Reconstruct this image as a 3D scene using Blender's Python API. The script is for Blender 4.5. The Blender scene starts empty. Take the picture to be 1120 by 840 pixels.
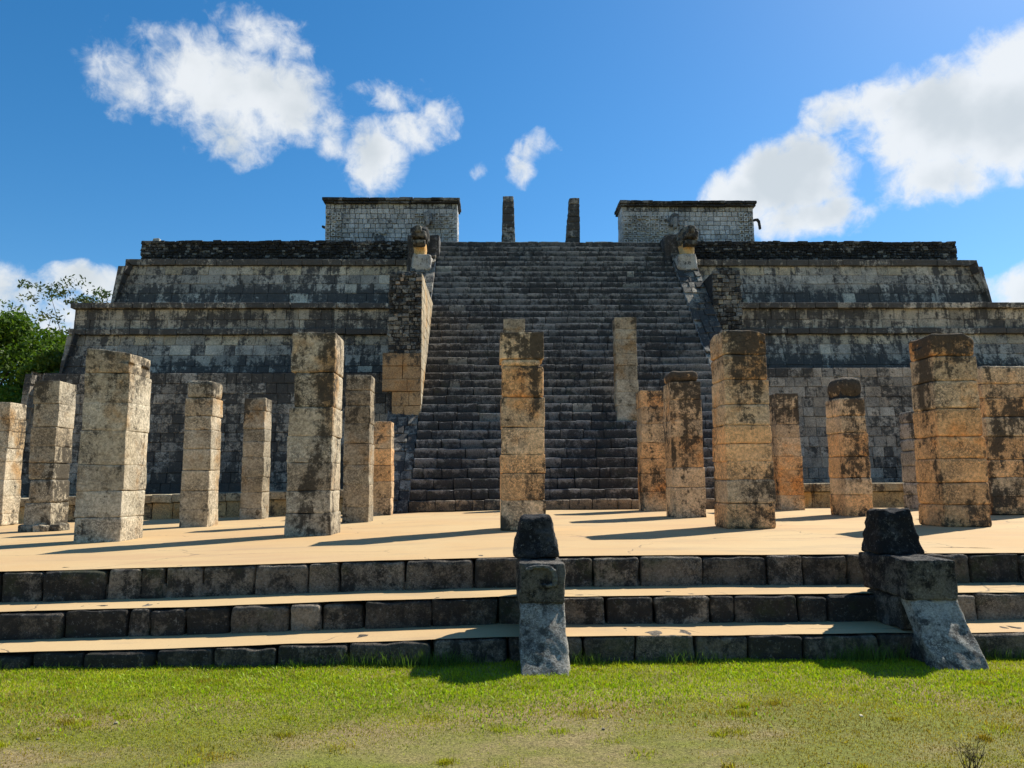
import bpy, math, random
import numpy as np
from mathutils import Matrix, Vector

# ------------------------------------------------------------------ camera, sky, sun, exposure
scn = bpy.context.scene
COL = scn.collection
R = math.radians
cam_d = bpy.data.cameras.new('camera'); cam = bpy.data.objects.new('camera', cam_d); COL.objects.link(cam)
cam_d.sensor_width = 36; cam_d.lens = 26.34; cam_d.clip_start = .05; cam_d.clip_end = 6000
cam.matrix_world = Matrix.Translation((0, 0, 1.6)) @ Matrix.Rotation(-0.0229, 4, 'Z') @ Matrix.Rotation(R(90)+0.1291, 4, 'X') @ Matrix.Rotation(-0.0059, 4, 'Z')
scn.camera = cam
scn.view_settings.view_transform = 'Standard'; scn.view_settings.look = 'None'
scn.view_settings.exposure = 1.1; scn.view_settings.gamma = 1

SUN_EL = R(44.5); SUN_AZ = R(50)          # azimuth measured from +Y towards +X
sun_dir = Vector((math.cos(SUN_EL)*math.sin(SUN_AZ), math.cos(SUN_EL)*math.cos(SUN_AZ), math.sin(SUN_EL)))
sd = bpy.data.lights.new('sun', 'SUN'); sd.energy = 3.7; sd.angle = R(.5); sd.color = (1, .95, .86)
so = bpy.data.objects.new('sun', sd); COL.objects.link(so)
so.rotation_euler = sun_dir.to_track_quat('Z', 'Y').to_euler()

world = bpy.data.worlds.new('World'); scn.world = world; world.use_nodes = True
def build_world():
    nt = world.node_tree; N = nt.nodes; L = nt.links
    N.clear()
    def node(t, **k):
        n = N.new(t)
        for a, b in k.items(): setattr(n, a, b)
        return n
    def m(op, a, b=None, c=None, clamp=False):
        n = node('ShaderNodeMath', operation=op, use_clamp=clamp)
        for i, v in enumerate((a, b, c)):
            if v is None: continue
            if isinstance(v, (int, float)): n.inputs[i].default_value = v
            else: L.new(v, n.inputs[i])
        return n.outputs[0]
    out = node('ShaderNodeOutputWorld')
    sky = node('ShaderNodeTexSky', sky_type='NISHITA', sun_disc=False)
    sky.sun_elevation = SUN_EL; sky.sun_rotation = SUN_AZ; sky.altitude = 10
    sky.air_density = 1.0; sky.dust_density = .3; sky.ozone_density = 5.0
    hs = node('ShaderNodeHueSaturation'); hs.inputs['Saturation'].default_value = 1.27; hs.inputs['Hue'].default_value = .495
    L.new(sky.outputs[0], hs.inputs['Color'])
    bg = node('ShaderNodeBackground'); bg.inputs[1].default_value = .067
    L.new(hs.outputs[0], bg.inputs[0])
    tc = node('ShaderNodeTexCoord'); G = tc.outputs['Generated']
    sp = node('ShaderNodeSeparateXYZ'); L.new(G, sp.inputs[0])
    az = m('MULTIPLY', m('ARCTAN2', sp.outputs[0], sp.outputs[1]), 57.2958)
    el = m('MULTIPLY', m('ARCSINE', sp.outputs[2]), 57.2958)
    def noise(scale, detail, rough, off=(0, 0, 0), dist=0.):
        mp = node('ShaderNodeMapping'); mp.inputs['Location'].default_value = off
        L.new(G, mp.inputs[0])
        n = node('ShaderNodeTexNoise'); n.inputs['Scale'].default_value = scale
        n.inputs['Detail'].default_value = detail; n.inputs['Roughness'].default_value = rough
        n.inputs['Distortion'].default_value = dist
        L.new(mp.outputs[0], n.inputs['Vector']); return n.outputs[0]
    wob = m('MULTIPLY', m('SUBTRACT', noise(9, 3, .6, (3, 1, 7)), .5), 5)
    wob2 = m('MULTIPLY', m('SUBTRACT', noise(9, 3, .6, (8, 4, 2)), .5), 3.5)
    azw = m('ADD', az, wob); elw = m('ADD', el, wob2)
    blobs = [(-27.0, 26.5, 3.4, 2.1, .75), (-22.3, 27.2, 5.4, 2.9, .95), (-16.8, 27.4, 4.4, 2.7, .95), (-20.5, 24.7, 3.6, 1.8, .7), (-17.9, 31.2, 4.0, 1.4, .6), (-24, 29.5, 3.5, 1.3, .5),
             (-9.6, 24.0, 2.6, 2.6, .9), (-6.9, 25.8, 3.4, 1.5, .85), (-4.2, 26.6, 1.5, 1.2, .5), (-13.0, 25.6, 1.4, 1.6, .45), (-7.5, 28.3, 2.4, .8, .3), (-19, 23.2, 1.5, .9, .45), (3.6, 25.0, 2.0, 1.0, .75), (2.2, 24.0, 1.1, 1.2, .6), (-1.1, 23.6, .8, .7, .45),
             (19.5, 20.4, 4.2, 2.3, 1.2), (23.0, 21.2, 4.6, 3.6, 1.6), (23.5, 18.2, 4.4, 1.9, 1.2), (25.6, 25.2, 2.6, 1.6, .75),
             (32.5, 23.2, 5.4, 3.7, 1.8), (31.9, 19.9, 3.6, 2.1, 1.2), (38.0, 22.8, 6.0, 4.2, 1.8), (36.6, 25.9, 3.6, 1.9, 1.3), (29.3, 24.8, 2.6, 1.6, .9), (41, 20.5, 4, 3.0, 1.1),
             (-35.5, 12.4, 5.5, 1.9, 1.15), (-29.0, 12.9, 4.2, 1.2, 1.1), (-32, 10.8, 6, 1.2, .8), (37.5, 11.8, 3.6, 1.6, 1.2),
             (-60, 25, 10, 5, 1.1), (70, 30, 12, 6, 1.1), (120, 25, 14, 6, 1.1), (-120, 30, 14, 7, 1.1), (175, 28, 5, 9, 1.1), (-150, 15, 12, 4, 1.1)]
    f = None; fs = None
    for a, e, ra, re, w in blobs:
        dx = m('MULTIPLY', m('SUBTRACT', azw, a), 1/ra); dy = m('MULTIPLY', m('SUBTRACT', elw, e), 1/re)
        d = m('ADD', m('MULTIPLY', dx, dx), m('MULTIPLY', dy, dy))
        v = m('MULTIPLY', m('SUBTRACT', 1, d), w)
        f = v if f is None else m('MAXIMUM', f, v)
    f = m('MAXIMUM', f, -1.5)
    n1 = noise(12, 11, .6, (0, 0, 0), .3)
    n2 = noise(40, 8, .65, (5, 2, 9), .4)
    val = m('ADD', m('ADD', f, m('MULTIPLY', m('SUBTRACT', n1, .5), 2.9)), m('MULTIPLY', m('SUBTRACT', n2, .5), 2.1))
    mr = node('ShaderNodeMapRange', interpolation_type='SMOOTHSTEP')
    mr.inputs['From Min'].default_value = -.3; mr.inputs['From Max'].default_value = 1.15
    L.new(val, mr.inputs['Value'])
    # shading within the cloud body: thick middle parts are greyer than the rims
    thick = node('ShaderNodeMapRange', interpolation_type='SMOOTHSTEP')
    thick.inputs['From Min'].default_value = .6; thick.inputs['From Max'].default_value = 2.2
    L.new(m('ADD', f, m('MULTIPLY', m('SUBTRACT', noise(9, 5, .5, (1, 1, 4)), .47), 5.5)), thick.inputs['Value'])
    cc = node('ShaderNodeMix', data_type='RGBA')
    L.new(thick.outputs[0], cc.inputs['Factor'])
    cc.inputs['A'].default_value = (.415, .43, .44, 1); cc.inputs['B'].default_value = (.31, .335, .35, 1)
    cb = node('ShaderNodeBackground'); cb.inputs[1].default_value = 1.0
    L.new(cc.outputs['Result'], cb.inputs[0])
    mx = node('ShaderNodeMixShader')
    L.new(m('MULTIPLY', mr.outputs[0], .93), mx.inputs[0]); L.new(bg.outputs[0], mx.inputs[1]); L.new(cb.outputs[0], mx.inputs[2])
    L.new(mx.outputs[0], out.inputs[0])
build_world()

# ------------------------------------------------------------------ helpers
rng = np.random.default_rng(7); random.seed(7)
U = random.uniform
def vnoise(p, seed=0):
    """value noise in numpy, p (n,3) -> -1..1"""
    p = np.asarray(p, float) + seed*17.37
    i = np.floor(p).astype(np.int64); f = p-i; f = f*f*(3-2*f)
    def h(ix, iy, iz):
        n = (ix*374761393 + iy*668265263 + iz*2147483647) & 0xffffffff
        n = ((n ^ (n >> 13))*1274126177) & 0xffffffff
        n = n ^ (n >> 16)
        return (n & 0xffff)/32767.5-1
    r = 0
    for dx in (0, 1):
        for dy in (0, 1):
            for dz in (0, 1):
                w = (f[:, 0] if dx else 1-f[:, 0])*(f[:, 1] if dy else 1-f[:, 1])*(f[:, 2] if dz else 1-f[:, 2])
                r = r + w*h(i[:, 0]+dx, i[:, 1]+dy, i[:, 2]+dz)
    return r
def fbm(p, seed=0, o=3):
    a = 1; s = 0
    p = np.asarray(p, float)
    for k in range(o): s = s+a*vnoise(p*(2**k), seed+k); a *= .5
    return s

class MB:
    """collects geometry and per-vertex tint, links it as ONE mesh object"""
    def __init__(s): s.v = []; s.f = []; s.t = []; s.n = 0
    def add(s, verts, faces, tint=(1, 1, 1, .5)):
        verts = np.asarray(verts, float)
        s.v.append(verts)
        s.f.extend([tuple(int(i)+s.n for i in f) for f in faces])
        t = np.asarray(tint, float)
        s.t.append(np.tile(t, (len(verts), 1)) if t.ndim == 1 else t)
        s.n += len(verts)
    def xform(s, fn): s.v = [fn(v) for v in s.v]
    def build(s, name, mat, parent=None, smooth=False):
        me = bpy.data.meshes.new(name)
        V = np.concatenate(s.v); me.from_pydata(V.tolist(), [], s.f)
        at = me.color_attributes.new('tint', 'FLOAT_COLOR', 'POINT')
        at.data.foreach_set('color', np.concatenate(s.t).astype(np.float32).ravel())
        me.materials.append(mat)
        if smooth: me.polygons.foreach_set('use_smooth', [True]*len(me.polygons))
        me.update()
        o = bpy.data.objects.new(name, me); COL.objects.link(o)
        if parent: o.parent = parent
        return o
def tag(o, label=None, cat=None, group=None, kind=None):
    if label: o['label'] = label
    if cat: o['category'] = cat
    if group: o['group'] = group
    if kind: o['kind'] = kind
    return o
def empty(name, label, cat, loc=(0, 0, 0), group=None):
    o = bpy.data.objects.new(name, None); COL.objects.link(o); o.location = loc; o.empty_display_size = .3
    return tag(o, label, cat, group)
def keep(o, parent):
    """parent built in world coordinates"""
    o.parent = parent
    if parent.parent is None: o.matrix_parent_inverse = Matrix.Translation(-Vector(parent.location))   # deeper levels already sit at the world origin
    return o
BOXF = [(0, 1, 3, 2), (4, 6, 7, 5), (0, 4, 5, 1), (2, 3, 7, 6), (0, 2, 6, 4), (1, 5, 7, 3)]
def hexa(mb, c, tint=(1, 1, 1, .5)):
    """8 corners ordered x,y,z bits (x slowest)"""
    mb.add(c, BOXF, tint)
def box(mb, x0, x1, y0, y1, z0, z1, tint=(1, 1, 1, .5)):
    hexa(mb, [(x, y, z) for x in (x0, x1) for y in (y0, y1) for z in (z0, z1)], tint)
_grid = {}
def rbox(mb, c, h, r=.03, res=.12, amp=.01, freq=3., tint=(1, 1, 1, .5), seed=None, fn=None, rot=0., maxn=14, faces6=True):
    """rounded, noise-worn block; c centre, h half sizes"""
    h = np.array(h, float); r = min(r, h.min()*.95)
    n = np.clip(np.ceil(2*h/res).astype(int), 2, maxn)
    seed = random.randint(0, 9999) if seed is None else seed
    for ax in range(3):
        a, b = (ax+1) % 3, (ax+2) % 3
        def line(k):
            # extra samples near rounded edges
            t = np.linspace(-h[k]+r, h[k]-r, n[k]+1)
            return np.concatenate(([-h[k], -h[k]+r*.35], t, [h[k]-r*.35, h[k]]))
        la, lb = line(a), line(b)
        for s in (-1, 1):
            A, B = np.meshgrid(la, lb, indexing='ij')
            P = np.zeros((A.size, 3)); P[:, a] = A.ravel(); P[:, b] = B.ravel(); P[:, ax] = s*h[ax]
            Q = np.clip(P, -(h-r), h-r); D = P-Q; ln = np.linalg.norm(D, axis=1, keepdims=True); ln[ln == 0] = 1
            P = Q+D/ln*r
            if amp:
                W = P*freq+seed
                d = np.stack([vnoise(W, 1), vnoise(W, 5), vnoise(W, 9)], 1)*amp + np.stack([vnoise(W*2.7, 2), vnoise(W*2.7, 6), vnoise(W*2.7, 8)], 1)*amp*.5
                P = P+d
            if fn is not None: P = fn(P)
            if rot:
                cr, sr = math.cos(rot), math.sin(rot)
                P = np.stack([P[:, 0]*cr-P[:, 1]*sr, P[:, 0]*sr+P[:, 1]*cr, P[:, 2]], 1)
            P = P+np.array(c)
            na, nb = len(la), len(lb)
            I = np.arange(na*nb).reshape(na, nb)
            q = np.stack([I[:-1, :-1], I[1:, :-1], I[1:, 1:], I[:-1, 1:]], -1).reshape(-1, 4)
            if s < 0: q = q[:, ::-1]
            mb.add(P, q.tolist(), tint)
def split(L, avg, var=.35):
    """random block lengths filling L"""
    n = max(1, round(L/avg)); w = np.array([1+U(-var, var) for _ in range(n)]); return np.concatenate(([0], np.cumsum(w/w.sum()*L)))
def gtint(v=.25, warm=.04, stain=None):
    g = 1+U(-v, v); w = U(-warm, warm)
    return (g*(1+w), g, g*(1-w), U(.3, .7) if stain is None else stain)
def blocks(mb, o, u, v, n, W, H, rows, bw, gap=.012, relief=.012, depth=.05, tint=None, jit=.006, mask=None, var=.35, rowvar=.08, afn=None):
    """face of coursed blocks; o lower-left corner, u along, v up, n outward"""
    o, u, v, n = (np.array(a, float) for a in (o, u, v, n))
    ys = split(H, H/rows, rowvar)
    for r in range(len(ys)-1):
        xs = split(W, bw, var)
        for i in range(len(xs)-1):
            x0, x1, y0, y1 = xs[i]+gap/2, xs[i+1]-gap/2, ys[r]+gap/2, ys[r+1]-gap/2
            if mask and not mask((x0+x1)/2, (y0+y1)/2): continue
            d = U(-relief, relief)+.004; ch = min(.018, (y1-y0)*.16)
            cs = []
            tl = [U(-jit, jit) for _ in range(4)]
            for (a, b), tj in zip(((x0, y0), (x1, y0), (x1, y1), (x0, y1)), tl):
                cs.append(o+u*a+v*b-n*depth)
            for (a, b), tj in zip(((x0, y0), (x1, y0), (x1, y1), (x0, y1)), tl):
                cs.append(o+u*(a+U(-jit, jit)*.5)+v*(b+U(-jit, jit)*.5)+n*(d-ch*.7+tj))
            for k, ((a, b), tj) in enumerate(zip(((x0+ch, y0+ch), (x1-ch, y0+ch), (x1-ch, y1-ch), (x0+ch, y1-ch)), tl)):
                cs.append(o+u*(a+U(-jit, jit))+v*(b+U(-jit, jit))+n*(d+tj))
            t = tint(xs[i]/W, (ys[r]+ys[r+1])/2/H) if tint else gtint()
            if afn:
                q = [(x0, y0), (x1, y0), (x1, y1), (x0, y1)]*3
                t = np.array([(t[0], t[1], t[2], afn(a, b/H)+(t[3]-.5)*.35) for a, b in q])
            mb.add(cs, [(0, 1, 5, 4), (1, 2, 6, 5), (2, 3, 7, 6), (3, 0, 4, 7), (4, 5, 9, 8), (5, 6, 10, 9), (6, 7, 11, 10), (7, 4, 8, 11), (8, 9, 10, 11)], t)

# ------------------------------------------------------------------ materials
class NT:
    def __init__(s, name):
        s.m = bpy.data.materials.new(name); s.m.use_nodes = True; s.t = s.m.node_tree; s.t.nodes.clear()
        s.out = s.n('ShaderNodeOutputMaterial'); s.b = s.n('ShaderNodeBsdfPrincipled'); s.l(s.b.outputs[0], s.out.inputs[0])
        s.b.inputs['Specular IOR Level'].default_value = .2
        g = s.n('ShaderNodeNewGeometry'); s.pos = g.outputs['Position']; s.nrm = g.outputs['Normal']
    def n(s, t, **k):
        x = s.t.nodes.new(t)
        for a, b in k.items(): setattr(x, a, b)
        return x
    def l(s, a, b): s.t.links.new(a, b)
    def put(s, inp, v):
        if isinstance(v, (int, float)): inp.default_value = v
        elif isinstance(v, tuple): inp.default_value = v if len(v) == 4 or len(v) == 3 and inp.type == 'VECTOR' else v+(1,)
        else: s.l(v, inp)
    def math(s, op, a, b=0., clamp=False):
        x = s.n('ShaderNodeMath', operation=op, use_clamp=clamp); s.put(x.inputs[0], a); s.put(x.inputs[1], b); return x.outputs[0]
    def noise(s, scale, detail=6, rough=.6, sc=(1, 1, 1), off=(0, 0, 0), dist=0., vec=None):
        mp = s.n('ShaderNodeMapping'); mp.inputs['Scale'].default_value = sc; mp.inputs['Location'].default_value = off
        s.l(vec or s.pos, mp.inputs[0])
        x = s.n('ShaderNodeTexNoise'); x.inputs['Scale'].default_value = scale; x.inputs['Detail'].default_value = detail
        x.inputs['Roughness'].default_value = rough; x.inputs['Distortion'].default_value = dist
        s.l(mp.outputs[0], x.inputs['Vector']); return x.outputs[0]
    def ramp(s, v, lo, hi, a=0., b=1., smooth=True):
        x = s.n('ShaderNodeMapRange', interpolation_type='SMOOTHSTEP' if smooth else 'LINEAR')
        s.put(x.inputs[0], v); s.put(x.inputs[1], lo); s.put(x.inputs[2], hi); s.put(x.inputs[3], a); s.put(x.inputs[4], b); return x.outputs[0]
    def mix(s, f, a, b, mode='MIX'):
        x = s.n('ShaderNodeMix', data_type='RGBA', blend_type=mode); s.put(x.inputs['Factor'], f); s.put(x.inputs['A'], a); s.put(x.inputs['B'], b); return x.outputs['Result']
    def bump(s, h, strength=.5, dist=.02):
        x = s.n('ShaderNodeBump'); x.inputs['Strength'].default_value = strength; x.inputs['Distance'].default_value = dist
        s.l(h, x.inputs['Height']); s.l(x.outputs[0], s.b.inputs['Normal'])
    def finish(s, col, rough=.9): s.put(s.b.inputs['Base Color'], col); s.put(s.b.inputs['Roughness'], rough); return s.m

def stone(name, c1, c2, dark, amount=.5, streak=.5, pale=.3, fine=26., bump=.7, bd=.02, crack=0., ochre=None, big=.45, green=0., pits=.6):
    """weathered limestone: patches, vertical dark streaks, lichen specks, pits and hairline cracks"""
    k = NT(name)
    at = k.n('ShaderNodeAttribute', attribute_name='tint')
    sta = k.math('SUBTRACT', at.outputs['Alpha'], .5)
    col = k.mix(k.ramp(k.noise(.9, 5, .6), .35, .65), c1, c2)
    if ochre: col = k.mix(k.ramp(k.noise(.8, 5, .65, off=(4, 9, 2)), .5, .66), col, ochre)
    col = k.mix(1., col, at.outputs['Color'], 'MULTIPLY')
    grain = k.ramp(k.noise(fine, 6, .8), .3, .7)
    col = k.mix(1., col, k.mix(grain, (.55, .54, .52), (1.4, 1.4, 1.4)), 'MULTIPLY')
    # pitted, eroded patches
    pit = k.ramp(k.noise(fine*1.1, 4, .7, off=(4, 4, 4), dist=1.2), .46, .56, 1., 0.)
    pm = k.ramp(k.noise(1.3, 6, .75, off=(6, 3, 5)), .40, .60)
    col = k.mix(k.math('MULTIPLY', k.math('MULTIPLY', pit, pm), pits), col, tuple(x*1.5 for x in dark))
    # dark lichen stains
    st = k.math('ADD', k.math('MULTIPLY', k.noise(big, 7, .68), 1-streak), k.math('MULTIPLY', k.noise(1.2, 7, .7, sc=(2.6, 2.6, .26)), streak))
    st = k.math('ADD', st, k.math('MULTIPLY', sta, .34))
    st = k.math('ADD', st, k.math('MULTIPLY', k.math('SUBTRACT', k.noise(6, 8, .8, off=(2, 2, 2)), .5), .9))
    lo = .5-(amount-.5)*.42
    mask = k.ramp(st, lo-.05, lo+.07)
    dk = k.mix(k.noise(5, 6, .7), tuple(x*.55 for x in dark), tuple(x*1.6 for x in dark))
    col = k.mix(k.math('MULTIPLY', mask, .93), col, dk)
    # fine black specks and network
    sp = k.ramp(k.noise(34, 5, .8, off=(7, 7, 1), dist=.6), .58, .66)
    spm = k.ramp(k.noise(1.7, 5, .7, off=(1, 5, 3)), .42, .62)
    col = k.mix(k.math('MULTIPLY', k.math('MULTIPLY', sp, spm), .8), col, tuple(x*.7 for x in dark))
    # pale lichen flecks over the dark film
    pf = k.ramp(k.noise(24, 6, .85, off=(3, 1, 8)), .56, .66)
    col = k.mix(k.math('MULTIPLY', pf, pale), col, (.42, .41, .37))
    if green: col = k.mix(k.math('MULTIPLY', k.ramp(k.noise(2.2, 6, .7, off=(9, 9, 9)), .52, .68), green), col, (.07, .09, .03))
    h = k.math('ADD', k.math('MULTIPLY', k.noise(9, 8, .7), .9), k.math('MULTIPLY', grain, .5))
    if crack:
        wv = k.n('ShaderNodeVectorMath', operation='ADD'); nz = k.n('ShaderNodeTexNoise'); nz.inputs['Scale'].default_value = 3
        nz.inputs['Detail'].default_value = 4
        k.l(k.pos, nz.inputs['Vector']); sc = k.n('ShaderNodeVectorMath', operation='SCALE'); sc.inputs['Scale'].default_value = .35
        k.l(nz.outputs['Color'], sc.inputs[0]); k.l(k.pos, wv.inputs[0]); k.l(sc.outputs[0], wv.inputs[1])
        vo = k.n('ShaderNodeTexVoronoi', feature='DISTANCE_TO_EDGE'); vo.inputs['Scale'].default_value = 7.5; k.l(wv.outputs[0], vo.inputs['Vector'])
        cm = k.math('MULTIPLY', k.ramp(vo.outputs['Distance'], .0, .035, 1., 0.), k.ramp(k.noise(1.6, 4, .6, off=(5, 5, 5)), .5, .62))
        col = k.mix(k.math('MULTIPLY', cm, crack), col, tuple(x*.6 for x in dark))
        h = k.math('SUBTRACT', h, k.math('MULTIPLY', cm, .8))
    h = k.math('SUBTRACT', h, k.math('MULTIPLY', k.ramp(k.noise(46, 3, .6, off=(2, 8, 4)), .62, .72), .5))
    k.bump(h, bump, bd)
    return k.finish(col, .93)

DARK = (.022, .023, .024)
M = {}
M['wall'] = stone('weathered_wall_stone', (.58, .50, .385), (.42, .375, .30), (.060, .055, .050), amount=.62, streak=.78, pale=.4)
M['lowwall'] = stone('lower_wall_stone', (.36, .32, .26), (.44, .38, .30), (.050, .046, .040), amount=.53, streak=.35, pale=.35, crack=.5, pits=.7)
M['core'] = stone('joint_mortar', (.045, .044, .04), (.06, .058, .055), (.016, .016, .016), amount=.5, pale=.05)
M['stair'] = stone('stair_stone', (.15, .142, .13), (.19, .178, .16), (.038, .037, .036), amount=.58, streak=.3, pale=.35, green=.15)
M['rubble'] = stone('rubble_stone', (.24, .23, .20), (.15, .15, .14), (.022, .022, .022), amount=.55, streak=.2, pale=.5)
M['parapet'] = stone('dark_rubble_stone', (.15, .145, .135), (.10, .097, .09), (.018, .018, .018), amount=.6, streak=.1, pale=.55)
M['temple'] = stone('pale_temple_stone', (.62, .61, .58), (.52, .52, .50), (.06, .062, .065), amount=.34, streak=.35, pale=.3, pits=.5)
M['pale'] = stone('pale_pillar_stone', (.60, .52, .38), (.48, .40, .27), (.05, .042, .030), amount=.38, streak=.5, pale=.15, crack=.8, ochre=(.44, .28, .13), pits=.65, fine=20)
M['buff'] = stone('buff_pillar_stone', (.76, .54, .31), (.62, .47, .30), (.045, .038, .028), amount=.49, streak=.6, pale=.12, crack=.8, ochre=(.74, .40, .16), pits=.65, fine=20)
M['riser'] = stone('dark_step_stone', (.27, .23, .18), (.165, .145, .12), (.034, .031, .027), amount=.5, streak=.3, pale=.5, fine=36, bump=.9, green=.35, pits=.8)
M['black'] = stone('black_boulder_stone', (.095, .093, .088), (.062, .062, .062), (.014, .014, .015), amount=.5, streak=.2, pale=.55, fine=44, bump=1.)
M['grey'] = stone('grey_ramp_stone', (.56, .53, .46), (.44, .41, .36), (.06, .056, .05), amount=.46, streak=.3, pale=.4, fine=40, bump=1., pits=.8)
M['ramp'] = stone('grey_ramp_masonry', (.38, .36, .32), (.28, .265, .24), (.045, .043, .04), amount=.56, streak=.5, pale=.4, bump=.8)
M['cream'] = stone('cream_masonry', (.54, .46, .32), (.46, .37, .24), (.06, .05, .038), amount=.33, streak=.5, pale=.1, ochre=(.48, .31, .14), pits=.6)

def plaster():
    k = NT('sand_plaster')
    col = k.mix(k.ramp(k.noise(.35, 5, .55), .35, .65), (.48, .315, .15), (.50, .355, .18))
    col = k.mix(k.ramp(k.noise(.5, 6, .6, sc=(.5, 1.6, 1), off=(3, 3, 3)), .5, .7), col, (.45, .295, .155))
    col = k.mix(k.math('MULTIPLY', k.ramp(k.noise(3, 8, .75, sc=(.4, 1.4, 1), off=(8, 1, 1)), .6, .72), .45), col, (.33, .25, .16))
    g = k.noise(60, 5, .7)
    col = k.mix(1., col, k.mix(g, (.82, .82, .82), (1.18, 1.18, 1.18)), 'MULTIPLY')
    vo = k.n('ShaderNodeTexVoronoi', feature='DISTANCE_TO_EDGE'); vo.inputs['Scale'].default_value = .55
    mp = k.n('ShaderNodeMapping'); k.l(k.pos, mp.inputs[0]); nz = k.n('ShaderNodeTexNoise'); nz.inputs['Scale'].default_value = 1.3; nz.inputs['Detail'].default_value = 6
    k.l(k.pos, nz.inputs['Vector']); mv = k.n('ShaderNodeMix', data_type='VECTOR'); mv.inputs['Factor'].default_value = .35
    k.l(mp.outputs[0], mv.inputs['A']); k.l(nz.outputs['Color'], mv.inputs['B']); k.l(mv.outputs['Result'], vo.inputs['Vector'])
    cr = k.math('MULTIPLY', k.ramp(vo.outputs['Distance'], 0, .006, 1., 0.), k.ramp(k.noise(.7, 3, .5, off=(6, 2, 2)), .44, .52))
    col = k.mix(k.math('MULTIPLY', k.ramp(k.noise(.9, 7, .7, sc=(.5, 1.8, 1), off=(12, 5, 2)), .52, .66), .35), col, (.27, .215, .14))
    col = k.mix(k.math('MULTIPLY', cr, .8), col, (.2, .15, .1))
    k.bump(k.math('SUBTRACT', k.math('ADD', k.math('MULTIPLY', k.noise(4, 7, .65), .8), k.math('MULTIPLY', g, .12)), cr), .5, .015)
    return k.finish(col, .9)
M['plaster'] = plaster()
def soil():
    k = NT('lawn_soil')
    n = k.noise(.9, 7, .65, sc=(.7, 1.5, 1)); 
    col = k.mix(k.ramp(n, .4, .62), (.19, .19, .035), (.29, .22, .10))
    col = k.mix(k.ramp(k.noise(.5, 5, .6, off=(2, 7, 0)), .45, .7), col, (.18, .20, .025))
    col = k.mix(1., col, k.mix(k.ramp(k.noise(45, 6, .85), .3, .7), (.4, .4, .4), (1.6, 1.6, 1.6)), 'MULTIPLY')
    k.bump(k.math('ADD', k.noise(9, 9, .8), k.math('MULTIPLY', k.noise(70, 4, .7), .4)), 1., .03)
    return k.finish(col, .95)
M['soil'] = soil()
def leafy(name, ca, cb, trans=.35):
    k = NT(name)
    at = k.n('ShaderNodeAttribute', attribute_name='tint')
    oi = k.mix(k.noise(1.5, 4, .6), ca, cb)
    col = k.mix(1., oi, at.outputs['Color'], 'MULTIPLY')
    k.put(k.b.inputs['Base Color'], col); k.b.inputs['Roughness'].default_value = .55
    tr = k.n('ShaderNodeBsdfTranslucent'); k.l(k.mix(1., col, (1.3, 1.5, .6), 'MULTIPLY'), tr.inputs[0])
    mx = k.n('ShaderNodeMixShader'); mx.inputs[0].default_value = trans
    k.l(k.b.outputs[0], mx.inputs[1]); k.l(tr.outputs[0], mx.inputs[2]); k.l(mx.outputs[0], k.out.inputs[0])
    return k.m
M['grass'] = leafy('grass_blades', (.31, .32, .012), (.38, .35, .025), .35)
M['tall'] = leafy('tall_grass_blades', (.08, .14, .02), (.11, .17, .03), .35)
M['leaf'] = leafy('tree_leaves', (.06, .12, .015), (.11, .16, .02), .3)
M['leaf2'] = leafy('sparse_leaves', (.05, .08, .03), (.09, .11, .045), .3)
M['bark'] = stone('bark', (.14, .11, .08), (.1, .08, .06), (.03, .025, .02), amount=.4, streak=.8, pale=.1, bump=1.)
M['straw'] = stone('dry_straw', (.11, .08, .04), (.06, .045, .03), (.03, .025, .02), amount=.4, pale=.05)

# ------------------------------------------------------------------ ground and terrace
def sag(x):           # the terrace sinks slightly towards its left end
    return .021*np.minimum(np.asarray(x, float), 0)*np.clip(1, 0, 1)
def sheet(name, x0, x1, y0, y1, z, nx, ny, mat, fn=None, amp=0., kind='structure', skirt=None):
    X, Y = np.meshgrid(np.linspace(x0, x1, nx+1), np.linspace(y0, y1, ny+1), indexing='ij')
    P = np.stack([X.ravel(), Y.ravel(), np.full(X.size, z)], 1)
    if amp: P[:, 2] += fbm(P*.9, 3)*amp
    if fn is not None: P = fn(P)
    I = np.arange(X.size).reshape(nx+1, ny+1)
    q = np.stack([I[:-1, :-1], I[1:, :-1], I[1:, 1:], I[:-1, 1:]], -1).reshape(-1, 4)
    mb = MB(); mb.add(P, q.tolist())
    o = mb.build(name, mat, None, True)
    if kind: o['kind'] = kind
    return o
GZ = -.065
def gz(x, y):
    P = np.stack([np.asarray(x, float)*1.1, np.asarray(y, float)*1.1, np.zeros(np.size(x))], 1)
    return GZ+fbm(P, 4)*.018-.012*np.maximum(6.2-np.asarray(y), 0)
def ground():
    xs = np.concatenate((np.linspace(-1500, -40, 6), np.linspace(-30, -8.2, 20), np.linspace(-8, 8, 240), np.linspace(8.2, 30, 20), np.linspace(40, 1500, 6)))
    ys = np.concatenate((np.linspace(-1500, -6, 6), np.linspace(0, 3, 8), np.linspace(3.2, 7.6, 90), np.linspace(8, 70, 10), np.linspace(120, 2500, 6)))
    X, Y = np.meshgrid(xs, ys, indexing='ij')
    z = gz(X.ravel(), np.clip(Y.ravel(), 2, 1e9))
    P = np.stack([X.ravel(), Y.ravel(), z], 1)
    I = np.arange(X.size).reshape(X.shape)
    q = np.stack([I[:-1, :-1], I[1:, :-1], I[1:, 1:], I[:-1, 1:]], -1).reshape(-1, 4)
    mb = MB(); mb.add(P, q.tolist()); o = mb.build('ground', M['soil'], None, True); o['kind'] = 'structure'
ground()
def stepY(x, k):      # slight waviness of the three step edges
    return (7.18, 7.82, 8.5)[k]+.02*math.sin(x*.9+k*2)
TZ = (.15, .42, .75)
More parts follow.
